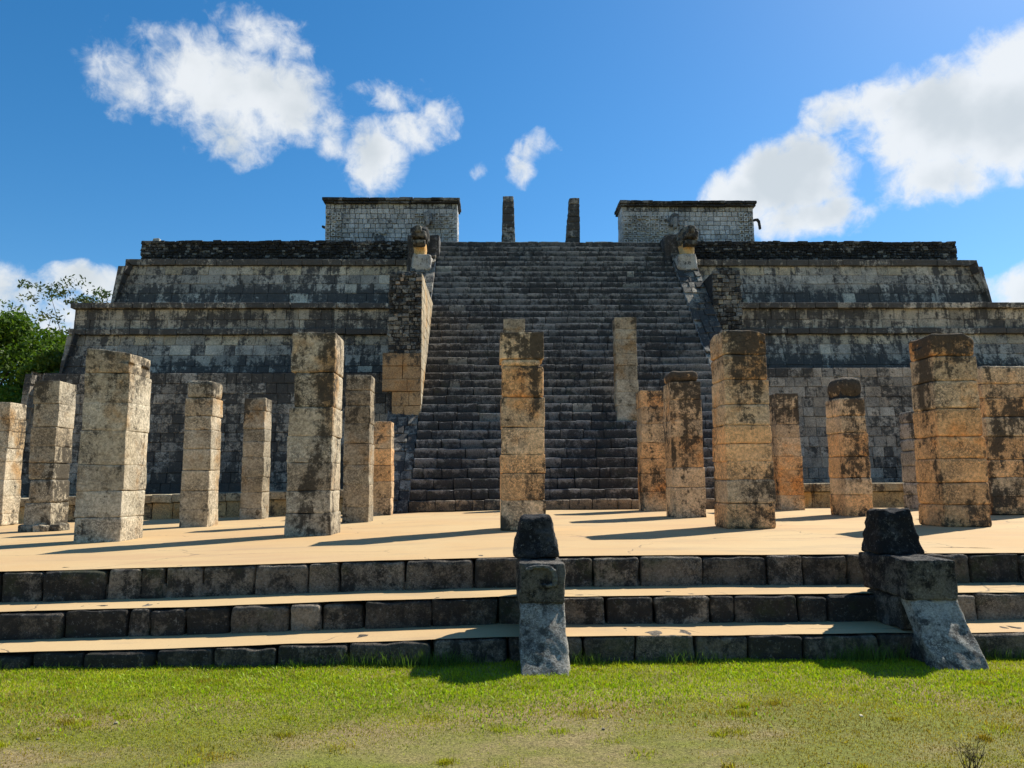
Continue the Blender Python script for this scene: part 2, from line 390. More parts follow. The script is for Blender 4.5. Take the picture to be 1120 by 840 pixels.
def sagfn(P):
    P = P.copy(); P[:, 2] += sag(P[:, 0]); return P
floor = sheet('terrace_floor', -34, 40, 8.545, 60, .762, 260, 120, M['plaster'], sagfn, .006)

steps = empty('terrace_steps', 'three low steps of dark worn stone blocks with sand coloured treads, rising from the lawn', 'steps', (0, 7.5, 0))
for k in range(3):
    z1 = TZ[k]; z0 = (-.12, TZ[0]-.03, TZ[1]-.03)[k]
    mb = MB(); x = -16.0
    while x < 17:
        w = U(.3, .78) if k else U(.45, .95)
        if U(0, 1) < .12: w *= .55
        xc = x+w/2; s = float(sag(xc))
        g = U(.6, 1.5)
        rbox(mb, (xc, stepY(xc, k)+.20+U(-.025, .025), (z0+z1)/2+s+U(-.01, .006)), (w/2-.009, .20, (z1-z0)/2+U(-.006, .002)), r=U(.02, .045), res=.04, amp=U(.009, .016), freq=U(4, 8),
             tint=(g*1.04, g, g*.95, U(.3, .75)), rot=U(-.02, .02), maxn=18)
        x += w
    st = mb.build('step', M['riser'], None, True); keep(st, steps)
    if k < 2:
        ny0 = (7.18, 7.82)[k]+.035; ny1 = (7.82, 8.5)[k]+.25
        t = keep(sheet('tread', -16, 17, ny0, ny1, TZ[k]+.015, 500, 24, M['plaster'], sagfn, .010, None), st)
# solid fill below the terrace
mb = MB(); box(mb, -16, 17, 8.55, 8.8, -.2, .5); keep(mb.build('fill', M['riser']), steps)

# ------------------------------------------------------------------ stepped pyramid
SX0, SX1 = -2.52, 7.73; SB, ST, SZ0, SZ1 = 22.11, 32.94, .75, 12.31
SL = (SZ1-SZ0)/(ST-SB)
pyr = empty('stepped_pyramid', 'large dark weathered stepped stone pyramid with broad central staircase behind the pillars', 'pyramid', (2.6, 22, .75))
def P_(o): return keep(o, pyr)
def tier(x0, x1, y0, z0, z1, batter, name='terrace_tier', yb=62):
    mb = MB(); b = batter; e = .05
    hexa(mb, [(x0+e, y0+e, z0), (x0+b+e, y0+b+e, z1), (x0+e, yb, z0), (x0+b+e, yb, z1), (x1-e, y0+e, z0), (x1-b-e, y0+b+e, z1), (x1-e, yb, z0), (x1-b-e, yb, z1)])
    return P_(mb.build(name, M['core']))
def front(mb, x0, x1, y0, z0, z1, batter, rows, bw, tint, **kw):
    H = math.hypot(z1-z0, batter); v = (0, batter/H, (z1-z0)/H); n = (0, -(z1-z0)/H, batter/H)
    blocks(mb, (x0, y0, z0), (1, 0, 0), v, n, x1-x0, H, rows, bw, tint=tint, **kw)
def side(mb, x, y0, y1, z0, z1, batter, rows, bw, sgn, tint, **kw):
    H = math.hypot(z1-z0, batter)
    v = (-sgn*batter/H, 0, (z1-z0)/H); n = (sgn*(z1-z0)/H, 0, batter/H)
    if sgn < 0: blocks(mb, (x, y1, z0), (0, -1, 0), v, n, y1-y0, H, rows, bw, tint=tint, **kw)
    else: blocks(mb, (x, y0, z0), (0, 1, 0), v, n, y1-y0, H, rows, bw, tint=tint, **kw)
def band(x0, x1, y, z0, z1, d, mat, name, parent, tint=None, L=.9, ends=(1, 1), depth=.4):
    """projecting moulding of long worn blocks along x (plus returns along both sides)"""
    mb = MB()
    xs = split(x1-x0, L)+x0
    for a, b in zip(xs[:-1], xs[1:]):
        t = tint() if tint else gtint(.3)
        rbox(mb, ((a+b)/2, y-d+depth/2+U(-.015, .015), (z0+z1)/2+U(-.012, .012)), ((b-a)/2-.006, depth/2, (z1-z0)/2), r=.03, res=.35, amp=.012, freq=2.5, tint=t, maxn=4)
    for xx, sg in ((x0, -1), (x1, 1)):
        ys = split(30, 1.0)+y+depth-d
        for a, b in zip(ys[:-1], ys[1:]):
            rbox(mb, (xx-sg*depth/2, (a+b)/2, (z0+z1)/2+U(-.012, .012)), (depth/2, (b-a)/2-.006, (z1-z0)/2), r=.03, res=.5, amp=.012, freq=2.5, tint=gtint(.3), maxn=3)
    return keep(mb.build(name, mat), parent)
def skin(mb, mat, parent, name='facing'):
    return keep(mb.build(name, mat), parent)

def dk(lo=.75, hi=1.15, s0=.55, s1=.9):
    return lambda u, v: (lambda g: (g*1.01, g, g*.99, U(s0, s1)))(U(lo, hi))
def talus_tint(top=.82):
    def f(u, v):
        if v > top:
            g = U(.85, 1.25); w = U(0, .14); return (g*(1+w), g*(1+w*.35), g*(1-w), U(.1, .9))
        g = U(.75, 1.2)
        if U(0, 1) < .03: return (1.3, 1.28, 1.25, -.9)
        return (g, g, g*1.02, U(.1, .9))
    return f
def n1(x, y, s=0): return float(vnoise(np.array([[x, y, s*3.3]]))[0])
def talus_stain(top=.8, s=0):
    return lambda x, v: (.66 if v < top-.2 else .26)+.16*n1(x*.25, .5, s)+.30*n1(x*1.3, v*.8, s+3)
def panel_stain(x, v): return .42+.34*n1(x*.6, v*2, 2)
def panel_tint(u, v):
    g = U(.7, 1.25); return (g*1.02, g, g*.96, U(0, 1))
def low_stain(base): return lambda x, v: base+.22*n1(x*.35, v*3, 7)+.15*n1(x*1.2, v*7, 9)
def low_tint(u, v):
    g = U(.7, 1.25); w = U(-.02, .08)
    return (g*(1+w), g, g*(1-w), U(-.1, 1.1))
# bottom wall
T1 = tier(-16.8, 22.6, 26.3, .2, 5.55, .6)
mb = MB()
front(mb, -16.8, SX0-1.1, 26.3, .2, 5.52, .6, 15, .46, lambda u, v: low_tint(0, v), relief=.018, jit=.01, afn=low_stain(.60))
front(mb, SX1+.9, 22.6, 26.3, .2, 5.66, .6, 15, .46, lambda u, v: low_tint(.9, v), relief=.02, jit=.012, afn=low_stain(.30))
side(mb, -16.8, 26.3, 45, .2, 5.52, .6, 13, .6, -1, lambda u, v: low_tint(0, v)); side(mb, 22.6, 26.3, 45, .2, 5.52, .6, 13, .6, 1, lambda u, v: low_tint(1, v))
skin(mb, M['lowwall'], T1)
# bench at its foot
for a, b, nm in ((-16.6, SX0-1.15, 'bench'), (SX1+1.0, 22.4, 'bench')):
    mb = MB(); xs = split(b-a, .75, .3)+a
    for x0, x1 in zip(xs[:-1], xs[1:]):
        s = float(sag((x0+x1)/2)); w = U(.8, 1.3)
        rbox(mb, ((x0+x1)/2, 24.6, .95+s), ((x1-x0)/2-.006, 2.1, .28), r=.02, res=.3, amp=.012, tint=(w*1.05, w*.95, w*.72, U(.35, .85)), maxn=4)
        w = U(.8, 1.25)
        rbox(mb, ((x0+x1)/2, 24.55, 1.36+s), ((x1-x0)/2-.004, 2.15, .12), r=.03, res=.3, amp=.012, tint=(w, w, w*.95, U(.3, .75)), maxn=4)
    P_(mb.build(nm, M['cream'], None, True))

# second tier: talus, moulding, panel, cornice
A2, B2 = -17.1, 23.2
T2 = tier(A2, B2, 29.3, 5.3, 7.52, .55)
mb = MB()
front(mb, A2, B2, 29.3, 5.3, 7.49, .55, 5, .62, talus_tint(.8), relief=.012, afn=talus_stain(.8, 1))
side(mb, A2, 29.3, 48, 5.3, 7.49, .55, 5, .6, -1, dk()); side(mb, B2, 29.3, 48, 5.3, 7.49, .55, 5, .6, 1, dk())
skin(mb, M['wall'], T2)
band(A2+.1, B2-.1, 29.85, 7.49, 7.73, .18, M['wall'], 'moulding', T2, lambda: gtint(.25, .02, U(.5, .8)))
T2p = tier(A2+.2, B2-.2, 29.9, 7.7, 8.57, .02)
mb = MB(); front(mb, A2+.2, B2-.2, 29.9, 7.72, 8.57, .02, 2, .55, panel_tint, relief=.02, afn=panel_stain)
side(mb, A2+.2, 29.9, 48, 7.72, 8.57, .02, 2, .5, -1, panel_tint); side(mb, B2-.2, 29.9, 48, 7.72, 8.57, .02, 2, .5, 1, panel_tint)
skin(mb, M['wall'], T2p)
band(A2+.1, B2-.1, 29.9, 8.57, 8.8, .18, M['wall'], 'cornice', T2p, lambda: gtint(.3, .02, U(.4, .8)), depth=2.6)
# third tier
A3, B3 = -16.35, 21.75
T3 = tier(A3, B3, 31.3, 8.3, 10.98, .68)
mb = MB()
front(mb, A3, B3, 31.3, 8.3, 10.98, .68, 6, .68, talus_tint(.8), relief=.012, afn=talus_stain(.83, 2))
side(mb, A3, 31.3, 52, 8.3, 10.98, .68, 6, .7, -1, dk()); side(mb, B3, 31.3, 52, 8.3, 10.98, .68, 6, .7, 1, dk(1., 1.5, .3, .7))
skin(mb, M['wall'], T3)
band(A3+.35, B3-.3, 32.1, 10.98, 11.25, .25, M['wall'], 'cornice', T3, lambda: gtint(.25, .02, U(.5, .85)), depth=1.4)
# rubble parapet
PR = tier(-15.85, 21.25, 33.0, 11.2, 12.4, .02, 'parapet', 60)
mb = MB()
for x0, x1 in ((-15.9, SX0-.6), (SX1+.6, 21.3)):
    blocks(mb, (x0, 33.0, 11.2), (1, 0, 0), (0, 0, 1), (0, -1, 0), x1-x0, 1.18, 10, .19, gap=.03, relief=.05, depth=.1, jit=.03, var=.5,
           tint=lambda u, v: (1.8, 1.8, 1.75, 0) if U(0, 1) < .09 else gtint(.5, .02, U(.4, .9)))
blocks(mb, (-15.9, 51, 11.2), (0, -1, 0), (0, 0, 1), (-1, 0, 0), 18, 1.18, 9, .2, gap=.03, relief=.05, depth=.1, jit=.03)
blocks(mb, (21.3, 33.0, 11.2), (0, 1, 0), (0, 0, 1), (1, 0, 0), 18, 1.18, 9, .2, gap=.03, relief=.05, depth=.1, jit=.03)
xs = split(37.2, .34, .5)-15.9
for a, b in zip(xs[:-1], xs[1:]):
    if SX0-.6 < a < SX1+.6: continue
    rbox(mb, ((a+b)/2, 33.25+U(-.03, .03), 12.38+U(-.02, .035)), ((b-a)/2, .28, .07), r=.04, res=.3, amp=.02, tint=gtint(.3, .02, U(.5, .9)), maxn=2)
skin(mb, M['parapet'], PR)
# upper platform
mb = MB(); box(mb, -15.5, 20.9, 33.1, 60, 12.0, 12.36); hexa(mb, [(x, y, z) for x in (SX0-.6, SX1+.6) for y in (32.6, 33.3) for z in (11.0, 12.25)]); P_(mb.build('upper_floor', M['stair']))

# staircase
stc = bpy.data.objects.new('staircase', None); COL.objects.link(stc); P_(stc)
def S_(o):
    return keep(o, stc)
mb = MB()
core = []
for x in (SX0+.02, SX1-.02):
    core += [(x, SB+.35, SZ0-.2), (x, ST+.35, SZ1-.1), (x, ST+3, SZ0-.2), (x, ST+3, SZ1-.1)]
hexa(mb, core); S_(mb.build('stair_core', M['core']))
NS = 37; rh = (SZ1-SZ0)/NS; td = (ST-SB)/NS
for i in range(NS):
    mb = MB(); x = SX0
    while x < SX1-.05:
        w = min(U(.3, .95), SX1-x)
        if SX1-(x+w) < .25: w = SX1-x
        g = U(.85, 1.15)
        if i == 0: t = (g*1.5, g*1.25, g*.95, .3)
        else: t = (g, g, g, U(.4, .7))
        if U(0, 1) < .02: t = (1.5, 1.5, 1.4, .1)
        dz = U(-.018, .01); dy = U(-.02, .03)
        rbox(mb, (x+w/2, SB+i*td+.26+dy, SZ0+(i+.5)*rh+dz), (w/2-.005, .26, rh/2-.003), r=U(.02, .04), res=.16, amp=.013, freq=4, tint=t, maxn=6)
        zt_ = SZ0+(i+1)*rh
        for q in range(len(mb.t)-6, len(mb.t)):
            k_ = (mb.v[q][:, 2] > zt_-.055) & (mb.v[q][:, 1] < SB+i*td+.1); mb.t[q] = mb.t[q].copy(); mb.t[q][k_, :3] *= 1.7; mb.t[q][k_, 3] = .15+U(0, .3)  # brighter top front edge paints a sunlit nosing line onto each step
        x += w
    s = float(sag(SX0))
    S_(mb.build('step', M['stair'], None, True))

# balustrades
def balustrade(x0, x1, left):
    e = bpy.data.objects.new('balustrade', None); COL.objects.link(e); P_(e)
    def B_(o): return keep(o, e)
    up = .42                                            # ramp stands proud of the steps
    yb = SB-.25; L = math.hypot(ST-yb, (SZ1-SZ0)); 
    y0 = yb; z0 = SZ0-.3; y1 = ST-1.1; z1 = z0+(y1-y0)*SL+up
    mb = MB(); ee = .04
    hexa(mb, [c for x in (x0+ee, x1-ee) for c in ((x, y0+ee, z0), (x, y1+ee, z1-.05), (x, y1+4, z0), (x, y1+4, z1-.05))])
    B_(mb.build('ramp_core', M['core']))
    mb = MB(); H = math.hypot(y1-y0, z1-z0); v = (0, (y1-y0)/H, (z1-z0)/H); n = (0, -(z1-z0)/H, (y1-y0)/H)
    blocks(mb, (x0, y0, z0), (1, 0, 0), v, n, x1-x0, H, 38, .36, relief=.03, jit=.02, gap=.02, tint=lambda u, v: (lambda g_: (g_*1.06, g_, g_*.88, U(.3, .7) if (v > .7 or (left and v < .35)) else U(.45, .95)))(U(.65, 1.25)))  # stain alpha paints lit upper third pale, shadow below dark; left foot paler
    # inner and outer cheeks as sheared courses
    for xx, nn in ((x0, -1), (x1, 1)):
        tt = (lambda u, v: gtint(.15, .05, U(.1, .4)))
        if nn < 0: o_ = (xx, y0+1.25, z0); u_ = (0, -1, 0)
        for j in range(int((y1-y0)/.5)):
            ya = y0+j*.5; za = z0+(ya-y0)*(z1-z0)/(y1-y0)
            Wd = 1.1
            sl = (z1-z0)/(y1-y0)
            vv = np.array((0, 1, sl)); vl = np.linalg.norm(vv); vv = vv/vl
            if nn > 0: blocks(mb, (xx, ya, za), (0, 1, 0), vv, (1, 0, 0), Wd, .5*vl, 1, .55, depth=.03, relief=.006, tint=tt)
            else: blocks(mb, (xx, ya+Wd, za), (0, -1, 0), vv, (-1, 0, 0), Wd, .5*vl, 1, .55, depth=.03, relief=.006, tint=tt)
    B_(mb.build('ramp', M['ramp']))
    # top block and serpent head
    mb = MB()
    xc = (x0+x1)/2
    bx0, bx1 = (-3.82, -2.42) if left else (7.5, 8.6)
    rbox(mb, ((bx0+bx1)/2, 32.35, 11.35), ((bx1-bx0)/2, .55, 1.0), r=.05, res=.12, amp=.03, tint=(.75, .75, .78, .6))
    B_(mb.build('pedestal_block', M['ramp'], None, True))
    hx = -3.2 if left else 8.35
    mb = MB()
    rbox(mb, (hx, 31.5, 11.55), (.24, .4, .5), r=.12, res=.08, amp=.05, tint=(1.5, 1.2, .8, .25))
    B_(mb.build('serpent_neck', M['cream'], None, True))
    sh = MB()
    rbox(sh, (hx, 31.3, 12.08), (.36, .55, .36), r=.2, res=.07, amp=.06, freq=4, tint=(1, .95, .85, .45))
    rbox(sh, (hx, 30.75, 11.95), (.3, .28, .16), r=.1, res=.07, amp=.03, freq=5, tint=(1, .9, .8, .5))
    rbox(sh, (hx, 30.78, 11.62), (.26, .25, .09), r=.03, res=.07, amp=.03, freq=5, tint=(1, .95, .85, .5))
    rbox(sh, (hx, 30.5, 12.15), (.14, .12, .16), r=.08, res=.06, amp=.03, freq=5, tint=(1, .95, .85, .5))
    for s in (-1, 1): rbox(sh, (hx+s*.27, 30.95, 12.22), (.09, .1, .09), r=.03, res=.05, amp=.01, tint=(.6, .6, .6, .6))
    B_(sh.build('serpent_head', M['rubble'], None, True))
    mb = MB(); rbox(mb, (hx+(.1 if left else -.1), 31.35, 10.85), (.42, .45, .35), r=.1, res=.1, amp=.06, tint=(1.2, 1.2, 1.2, .2)); B_(mb.build('head_base', M['grey'], None, True))
    if left:
        # rubble pier jutting forward over the ramp
        px0, px1, py = -3.6, -2.47, 24.95
        mb = MB()
        box(mb, px0+.05, px1-.04, py+.06, 31.2, 3.2, 8.65)
        B_(mb.build('pier_core', M['core']))
        mb = MB()
        blocks(mb, (px0, py, 5.9), (1, 0, 0), (0, 0, 1), (0, -1, 0), px1-px0, 2.78, 20, .2, gap=.025, relief=.045, depth=.1, jit=.028, var=.5, tint=lambda u, v: (1.9, 1.6, 1.4, .1) if U(0, 1) < .07 else gtint(.5, .05, U(.2, .8)))
        blocks(mb, (px0, 30, 3.9), (0, -1, 0), (0, 0, 1), (-1, 0, 0), 5, 4.75, 22, .3, gap=.02, relief=.04, depth=.1, jit=.02)
        for k in range(14): rbox(mb, (U(px0+.1, px1-.1), py+.15+U(0, .3), 8.66+U(0, .05)), (U(.08, .16), .12, .07), r=.05, res=.1, amp=.02, tint=gtint(.3))
        B_(mb.build('rubble_facing', M['rubble']))
        mb = MB()
        blocks(mb, (px0-.17, py-.05, 4.6), (1, 0, 0), (0, 0, 1), (0, -1, 0), px1-px0+.17, 1.3, 3, .55, relief=.02, depth=.12, tint=lambda u, v: (.95, .74, .56, U(.1, .9)), afn=lambda x, v: .34+.4*v*v+.2*n1(x*2, v*3, 4), jit=.015)
        blocks(mb, (px0+.15, py-.02, 3.6), (1, 0, 0), (0, 0, 1), (0, -1, 0), px1-px0-.15, 1.0, 2, .5, relief=.02, depth=.12, tint=lambda u, v: (.95, .74, .55, U(.1, .9)), afn=lambda x, v: .38+.2*n1(x*2, v*3, 6), jit=.015)
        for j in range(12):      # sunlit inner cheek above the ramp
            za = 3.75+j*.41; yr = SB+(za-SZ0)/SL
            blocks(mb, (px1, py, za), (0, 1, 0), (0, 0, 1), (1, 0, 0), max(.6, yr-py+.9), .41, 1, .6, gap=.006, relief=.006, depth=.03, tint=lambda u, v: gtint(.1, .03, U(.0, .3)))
        B_(mb.build('buff_facing', M['cream']))
    else:
        mb = MB(); box(mb, x1+.02, 9.75, 29.1, 32.5, 4, 9.85); B_(mb.build('pier_core', M['core']))
        mb = MB(); blocks(mb, (x1, 29.0, 5.5), (1, 0, 0), (0, 0, 1), (0, -1, 0), 9.85-x1, 4.45, 26, .21, gap=.025, relief=.045, depth=.1, jit=.028, var=.5, tint=lambda u, v: (1.8, 1.65, 1.35, .1) if U(0, 1) < .1 else gtint(.5, .05, U(.1, .7)))
        blocks(mb, (9.85, 29.0, 5.5), (0, 1, 0), (0, 0, 1), (1, 0, 0), 3, 4.45, 22, .3, gap=.025, relief=.045, depth=.1, jit=.028, var=.5)
        B_(mb.build('rubble_facing', M['rubble']))
        # facing robbed away beside the pier, broken masonry showing
        mb = MB(); H = math.hypot(2.6, .66)
        blocks(mb, (9.8, 31.21, 8.3), (1, 0, 0), (0, .66/H, 2.6/H), (0, -2.6/H, .66/H), 1.5, H, 15, .2, gap=.02, relief=.03, depth=.12, jit=.025, var=.5, mask=lambda x, y: x < .95+.3*math.sin(y*2.1+1)+.15*math.sin(y*7),
               tint=lambda u, v: (1.7, 1.6, 1.3, .1) if U(0, 1) < .25 else gtint(.5, .05, U(.1, .7)))
        B_(mb.build('broken_masonry', M['rubble']))
balustrade(SX0-1.05, SX0-.02, True)
balustrade(SX1+.02, SX1+.98, False)

# ------------------------------------------------------------------ temple on top
tem = empty('upper_temple', 'pale grey stone temple walls with dark cornice on top of the pyramid', 'temple', (2.2, 35, 11.3))
def T_(o, p=None): 
    return keep(o, p or tem)
def temple_wall(x0, x1, ztop, left):
    mb = MB(); box(mb, x0+.1, x1-.1, 35.1, 36.2, 11.3, ztop-.3)
    w = T_(mb.build('wall', M['core']))
    def carve(u, v):
        xe = u if left else 1-u
        g = U(.75, 1.15)
        if xe < .13 or v > .93: return (g*.8, g*.8, g*.8, U(.35, .8))
        return (g, g, g*1.02, U(.0, .45))
    mb = MB()
    blocks(mb, (x0+.05, 35, 11.3), (1, 0, 0), (0, 0, 1), (0, -1, 0), x1-x0-.1, ztop-.25-11.3, 15, .27, gap=.022, relief=.022, depth=.08, jit=.012, tint=carve)
    blocks(mb, (x1-.05, 35, 11.3), (0, 1, 0), (0, 0, 1), (1, 0, 0), 1.2, ztop-.25-11.3, 14, .4, gap=.015, relief=.015, tint=lambda u, v: gtint(.2, .02, .3))
    blocks(mb, (x0+.05, 36.2, 11.3), (0, -1, 0), (0, 0, 1), (-1, 0, 0), 1.2, ztop-.25-11.3, 14, .4, gap=.015, relief=.015, tint=lambda u, v: gtint(.2, .02, .3))
    T_(mb.build('facing', M['temple']), w)
    for n_, (zz, hh, pr) in enumerate(((ztop-.22, .045, .03), (ztop-.08, .075, .08))):
        mb = MB(); xs = split(x1-x0+pr*2, .7)+x0-pr
        for a, b in zip(xs[:-1], xs[1:]):
            rbox(mb, ((a+b)/2, 35.3-pr+U(-.02, .02), zz+U(-.015, .02)), ((b-a)/2, .45, hh), r=.03, res=.3, amp=.015, tint=(lambda g_: (g_, g_, g_, U(.3, .7)))(U(1.2, 2.0)), maxn=4)
        for sx in (x0-pr+.4, x1+pr-.4):
            for j in range(1): rbox(mb, (sx, 36+j*.9, zz), (.4, .44, hh), r=.03, res=.4, amp=.015, tint=gtint(.4, .02, .6), maxn=3)
        T_(mb.build('cornice', M['parapet'], None, True), w)
    # stacked rain god masks: fretted corner blocks and mask panels
    def relief(px, pz, w_, h_):
        mb = MB(); cols = max(2, int(w_/.22)); rws = max(2, int(h_/.2))
        for i in range(cols):
            for j in range(rws):
                cx = px+(i+.5)*w_/cols; cz = pz+(j+.5)*h_/rws
                a, b = w_/cols*.42, h_/rws*.42
                t = gtint(.25, .02, U(.1, .6))
                for bx_ in ((cx-a, cx+a, cz+b*.55, cz+b), (cx-a, cx+a, cz-b, cz-b*.55), (cx-a, cx-a*.55, cz-b*.5, cz+b*.5), (cx+a*.55, cx+a, cz-b*.5, cz+b*.5)):
                    if U(0, 1) < .2: continue
                    box(mb, bx_[0], bx_[1], 34.9, 34.99, bx_[2], bx_[3], t)
        T_(mb.build('carved_mask', M['temple']), w)
    if left:
        relief(x0+.08, 11.9, .75, 2.6); relief(x1-2.1, 13.7, 1.9, .8); relief(x1-.75, 12.6, .6, 1.1); relief(x0+2.4, 12.6, .6, .9)
        nose = [(-3.2, 34.75, 14.2), (x0+2.7, 34.8, 13.0)]
    else:
        relief(x0+.1, 12.4, 2.2, 2.0); relief(x1-.8, 12.2, .7, 2.3); relief(x0+3.2, 12.5, .8, .9)
        nose = [(x0+2.55, 34.75, 14.1), (x0+3.6, 34.8, 13.2)]
    for nx_, ny_, nz_ in nose:
        mb = MB()
        rbox(mb, (nx_, ny_, nz_), (.2, .2, .3), r=.1, res=.08, amp=.05, tint=(.5, .5, .5, .7)); rbox(mb, (nx_, ny_-.18, nz_-.22), (.09, .14, .28), r=.07, res=.08, amp=.03, tint=(.6, .6, .6, .6))
        T_(mb.build('mask_nose', M['temple'], None, True), w)
    # hooked noses on the outer corner
    sx = x0 if left else x1; sg = -1 if left else 1
    for zz, cur in ((13.05 if left else 14.25, 1), (13.9 if left else 12.75, -1)):
        mb = MB(); pts = [(0, 0), (.14, .06), (.28, .08), (.36, -.02), (.38, -.2), (.40, -.36)] if cur > 0 else [(0, 0), (.16, -.02), (.3, 0), (.38, .1), (.38, .22)]
        if left and cur < 0: pts = [(0, 0), (.1, 0), (.16, .03)]
        for (a, b), (c, d) in zip(pts[:-1], pts[1:]):
            n_ = 3
            for q in range(n_+1):
                t = q/n_; rbox(mb, (sx+sg*(a+(c-a)*t-.02), 35.35, zz+b+(d-b)*t), (.05, .08, .05), r=.03, res=.08, amp=.008, tint=(.5, .5, .5, .7), maxn=2)
        T_(mb.build('hooked_nose', M['parapet'], None, True), w)
temple_wall(-8.2, -1.75, 15.22, True)
temple_wall(6.15, 12.7, 15.1, False)
# shared floor plinth under both wings keeps the building one piece
mb = MB(); box(mb, -8.3, 12.9, 34.9, 38, 11.2, 12.34); T_(mb.build('plinth', M['stair']))

def taper_fn(h, kx, ky=0, shx=0):
    def f(P):
        P = P.copy(); t = (P[:, 2]+h)/(2*h); P[:, 0] = P[:, 0]*(1-kx*t)+shx*t; P[:, 1] *= (1-ky*t); return P
    return f
for x0, x1, xt0, xt1, zt, lab in ((.32, .98, .4, .9, 14.87, 'left of two slender grey stone columns rising above the staircase top'), (3.3, 4.0, 3.53, 3.99, 14.79, 'right of two slender grey stone columns above the stairs, leaning taper on its left side')):
    e = empty('serpent_column', lab, 'column', ((x0+x1)/2, 34, 12.3), 'slender columns at the temple doorway')
    mb = MB(); zs = split(zt-12.3, .3, .2)
    for a, b in zip(zs[:-1], zs[1:]):
        t = (a+b)/2/(zt-12.3); l = x0+(xt0-x0)*t-(x0+x1)/2; r_ = x1+(xt1-x1)*t-(x0+x1)/2
        rbox(mb, ((l+r_)/2, 0, (a+b)/2), ((r_-l)/2, .3, (b-a)/2-.004), r=.03, res=.15, amp=.015, freq=5, tint=gtint(.25, .02, U(.4, .8)), maxn=4)
    mb.build('shaft', M['ramp'], e, True)

# ------------------------------------------------------------------ pillars
def pillar(name, label, x0, w, y0, d, zb, zt, mat, n, taper=.04, top='flat', cuts=None, special=None, capn=0, r=.014, tone=1., fine=.06, group='square stone pillars on the terrace', dark_top=.3, shx=0.):
    """stack of worn blocks; cuts = course heights from the base (m), special = {index from top: (width factor, x offset, round radius, stain)}"""
    loc = (x0+w/2, y0+d/2, zb); e = empty(name, label, 'pillar', loc, group); H = zt-zb
    mb = MB(); cb = MB() if capn else None; special = special or {}
    zs = np.array(cuts+[H]) if cuts else split(H, H/n, .25)
    N_ = len(zs)-1; sd_ = U(0, 99)
    for i in range(N_):
        a, b = zs[i], zs[i+1]; t = (a+b)/2/H; k = N_-1-i
        wf, ox, rr, st = special.get(k, (1, 0, None, 0))
        g = U(.85, 1.15)*tone; wm = U(-.03, .05)
        sx = (1-taper*t)*w/2*U(.98, 1.015)*wf; sy = (1-taper*t)*d/2*U(.985, 1.01)*(.5+.5*wf)
        h_ = (b-a)/2-.001; last = i == N_-1
        fn = None
        if last and top == 'slope': fn = lambda P, h_=h_: np.stack([P[:, 0], P[:, 1], P[:, 2]+np.where(P[:, 2] > 0, P[:, 0]*-.12-.02, 0)], 1)
        if last and top == 'worn': fn = lambda P, h_=h_: np.stack([P[:, 0], P[:, 1], P[:, 2]-np.where(P[:, 2] > 0, .10*np.abs(vnoise(P*2.2+sd_))+.22*np.clip(P[:, 0]-.12, 0, 1), 0)], 1)
        tgt = cb if (cb is not None and k < capn) else mb
        n0 = len(tgt.t)
        rbox(tgt, (shx*t+ox+U(-.010, .010), U(-.01, .01), (a+b)/2), (sx, sy, h_), r=(rr or r*U(.6, 1.8)), res=fine, amp=U(.007, .014), freq=U(2.5, 5),
             tint=((g*1.22, g*1.0, g*.78, .5) if (mat is BM and U(0, 1) < .45-.35*t) else (g*(1+wm), g, g*(1-wm), .5)), rot=U(-.012, .012), fn=fn, maxn=16)
        for q in range(n0, len(tgt.t)):          # stains flow over the joints: foot splash, dark top, random patches
            P = tgt.v[q]; zz = P[:, 2]/H
            al = (.27 if mat is PM else .31)+.22*np.exp(-zz*H/.35)+dark_top*np.clip((zz-.68)/.3, 0, 1)+.34*vnoise(P*np.array([1.9, 1.9, 1.4])+sd_)+.12*vnoise(P*4+sd_)+U(-.06, .06)*0+st
            tgt.t[q] = tgt.t[q].copy(); tgt.t[q][:, 3] = al
    mb.build('shaft', mat, e, True)
    c = MB(); box(c, -w*.37, w*.37, -d*.37, d*.37, -.3, H-.3); c.build('core', M['core'], e)
    if cb: cb.build('capital_block', mat, e, True)
    return e
Y1, Y2, Y3 = 13.06, 17.18, 20.72
PM, BM = M['pale'], M['buff']
def sp(label, *a, **k): pillar('stone_pillar', label, *a, **k)
sp('tall square pillar with sunlit right face in the front row, leftmost of that row', -7.15, .79, Y1, .85, .58, 3.93, PM, 7, .03, top='slope', dark_top=.42, tone=.95)
sp('front row square pillar whose top block overhangs a notched block on the left', -3.6, .78, Y1, .8, .66, 4.23, PM, 7, .05, capn=2, cuts=[0, .42, .80, 1.28, 1.74, 2.24, 2.86], special={0: (1.03, .02, .03, .1), 1: (.92, .045, .05, .16)}, tone=.92)
sp('front row pillar straight in front of the staircase, with a square block set on its eroded neck', .10, .77, Y1, .8, .76, 4.23, BM, 8, .03, capn=1, cuts=[0, .52, .98, 1.3, 1.78, 2.3, 2.86, 2.99], special={0: (1.03, 0, .015, .16), 1: (.9, -.02, .06, -.25), 2: (1, 0, .05, .05)}, dark_top=.25)
sp('thick buff front row pillar beside the right edge of the staircase, with a cracked joint near its top', 4.03, .85, Y1, .85, .75, 4.27, BM, 9, .08, dark_top=.25, r=.03, top='worn')
sp('thick grey and buff front row pillar with low square base, rightmost of that row', 7.82, .86, Y1, .85, .75, 4.23, BM, 8, .09, dark_top=.35, r=.03, tone=.85, top='worn')
sp('middle row pillar with broken lower blocks, standing left behind the leftmost front pillar', -10.5, .58, Y2, .7, .66, 3.93, PM, 7, .02, tone=.85, special={4: (.97, -.02, .04, .2), 5: (.95, .02, .06, .1)})
sp('middle row pillar with rounded top and bright right face, just right of the leftmost front pillar', -7.08, .63, Y2, .66, .56, 3.94, PM, 8, .03, special={0: (1, 0, .09, .1)})
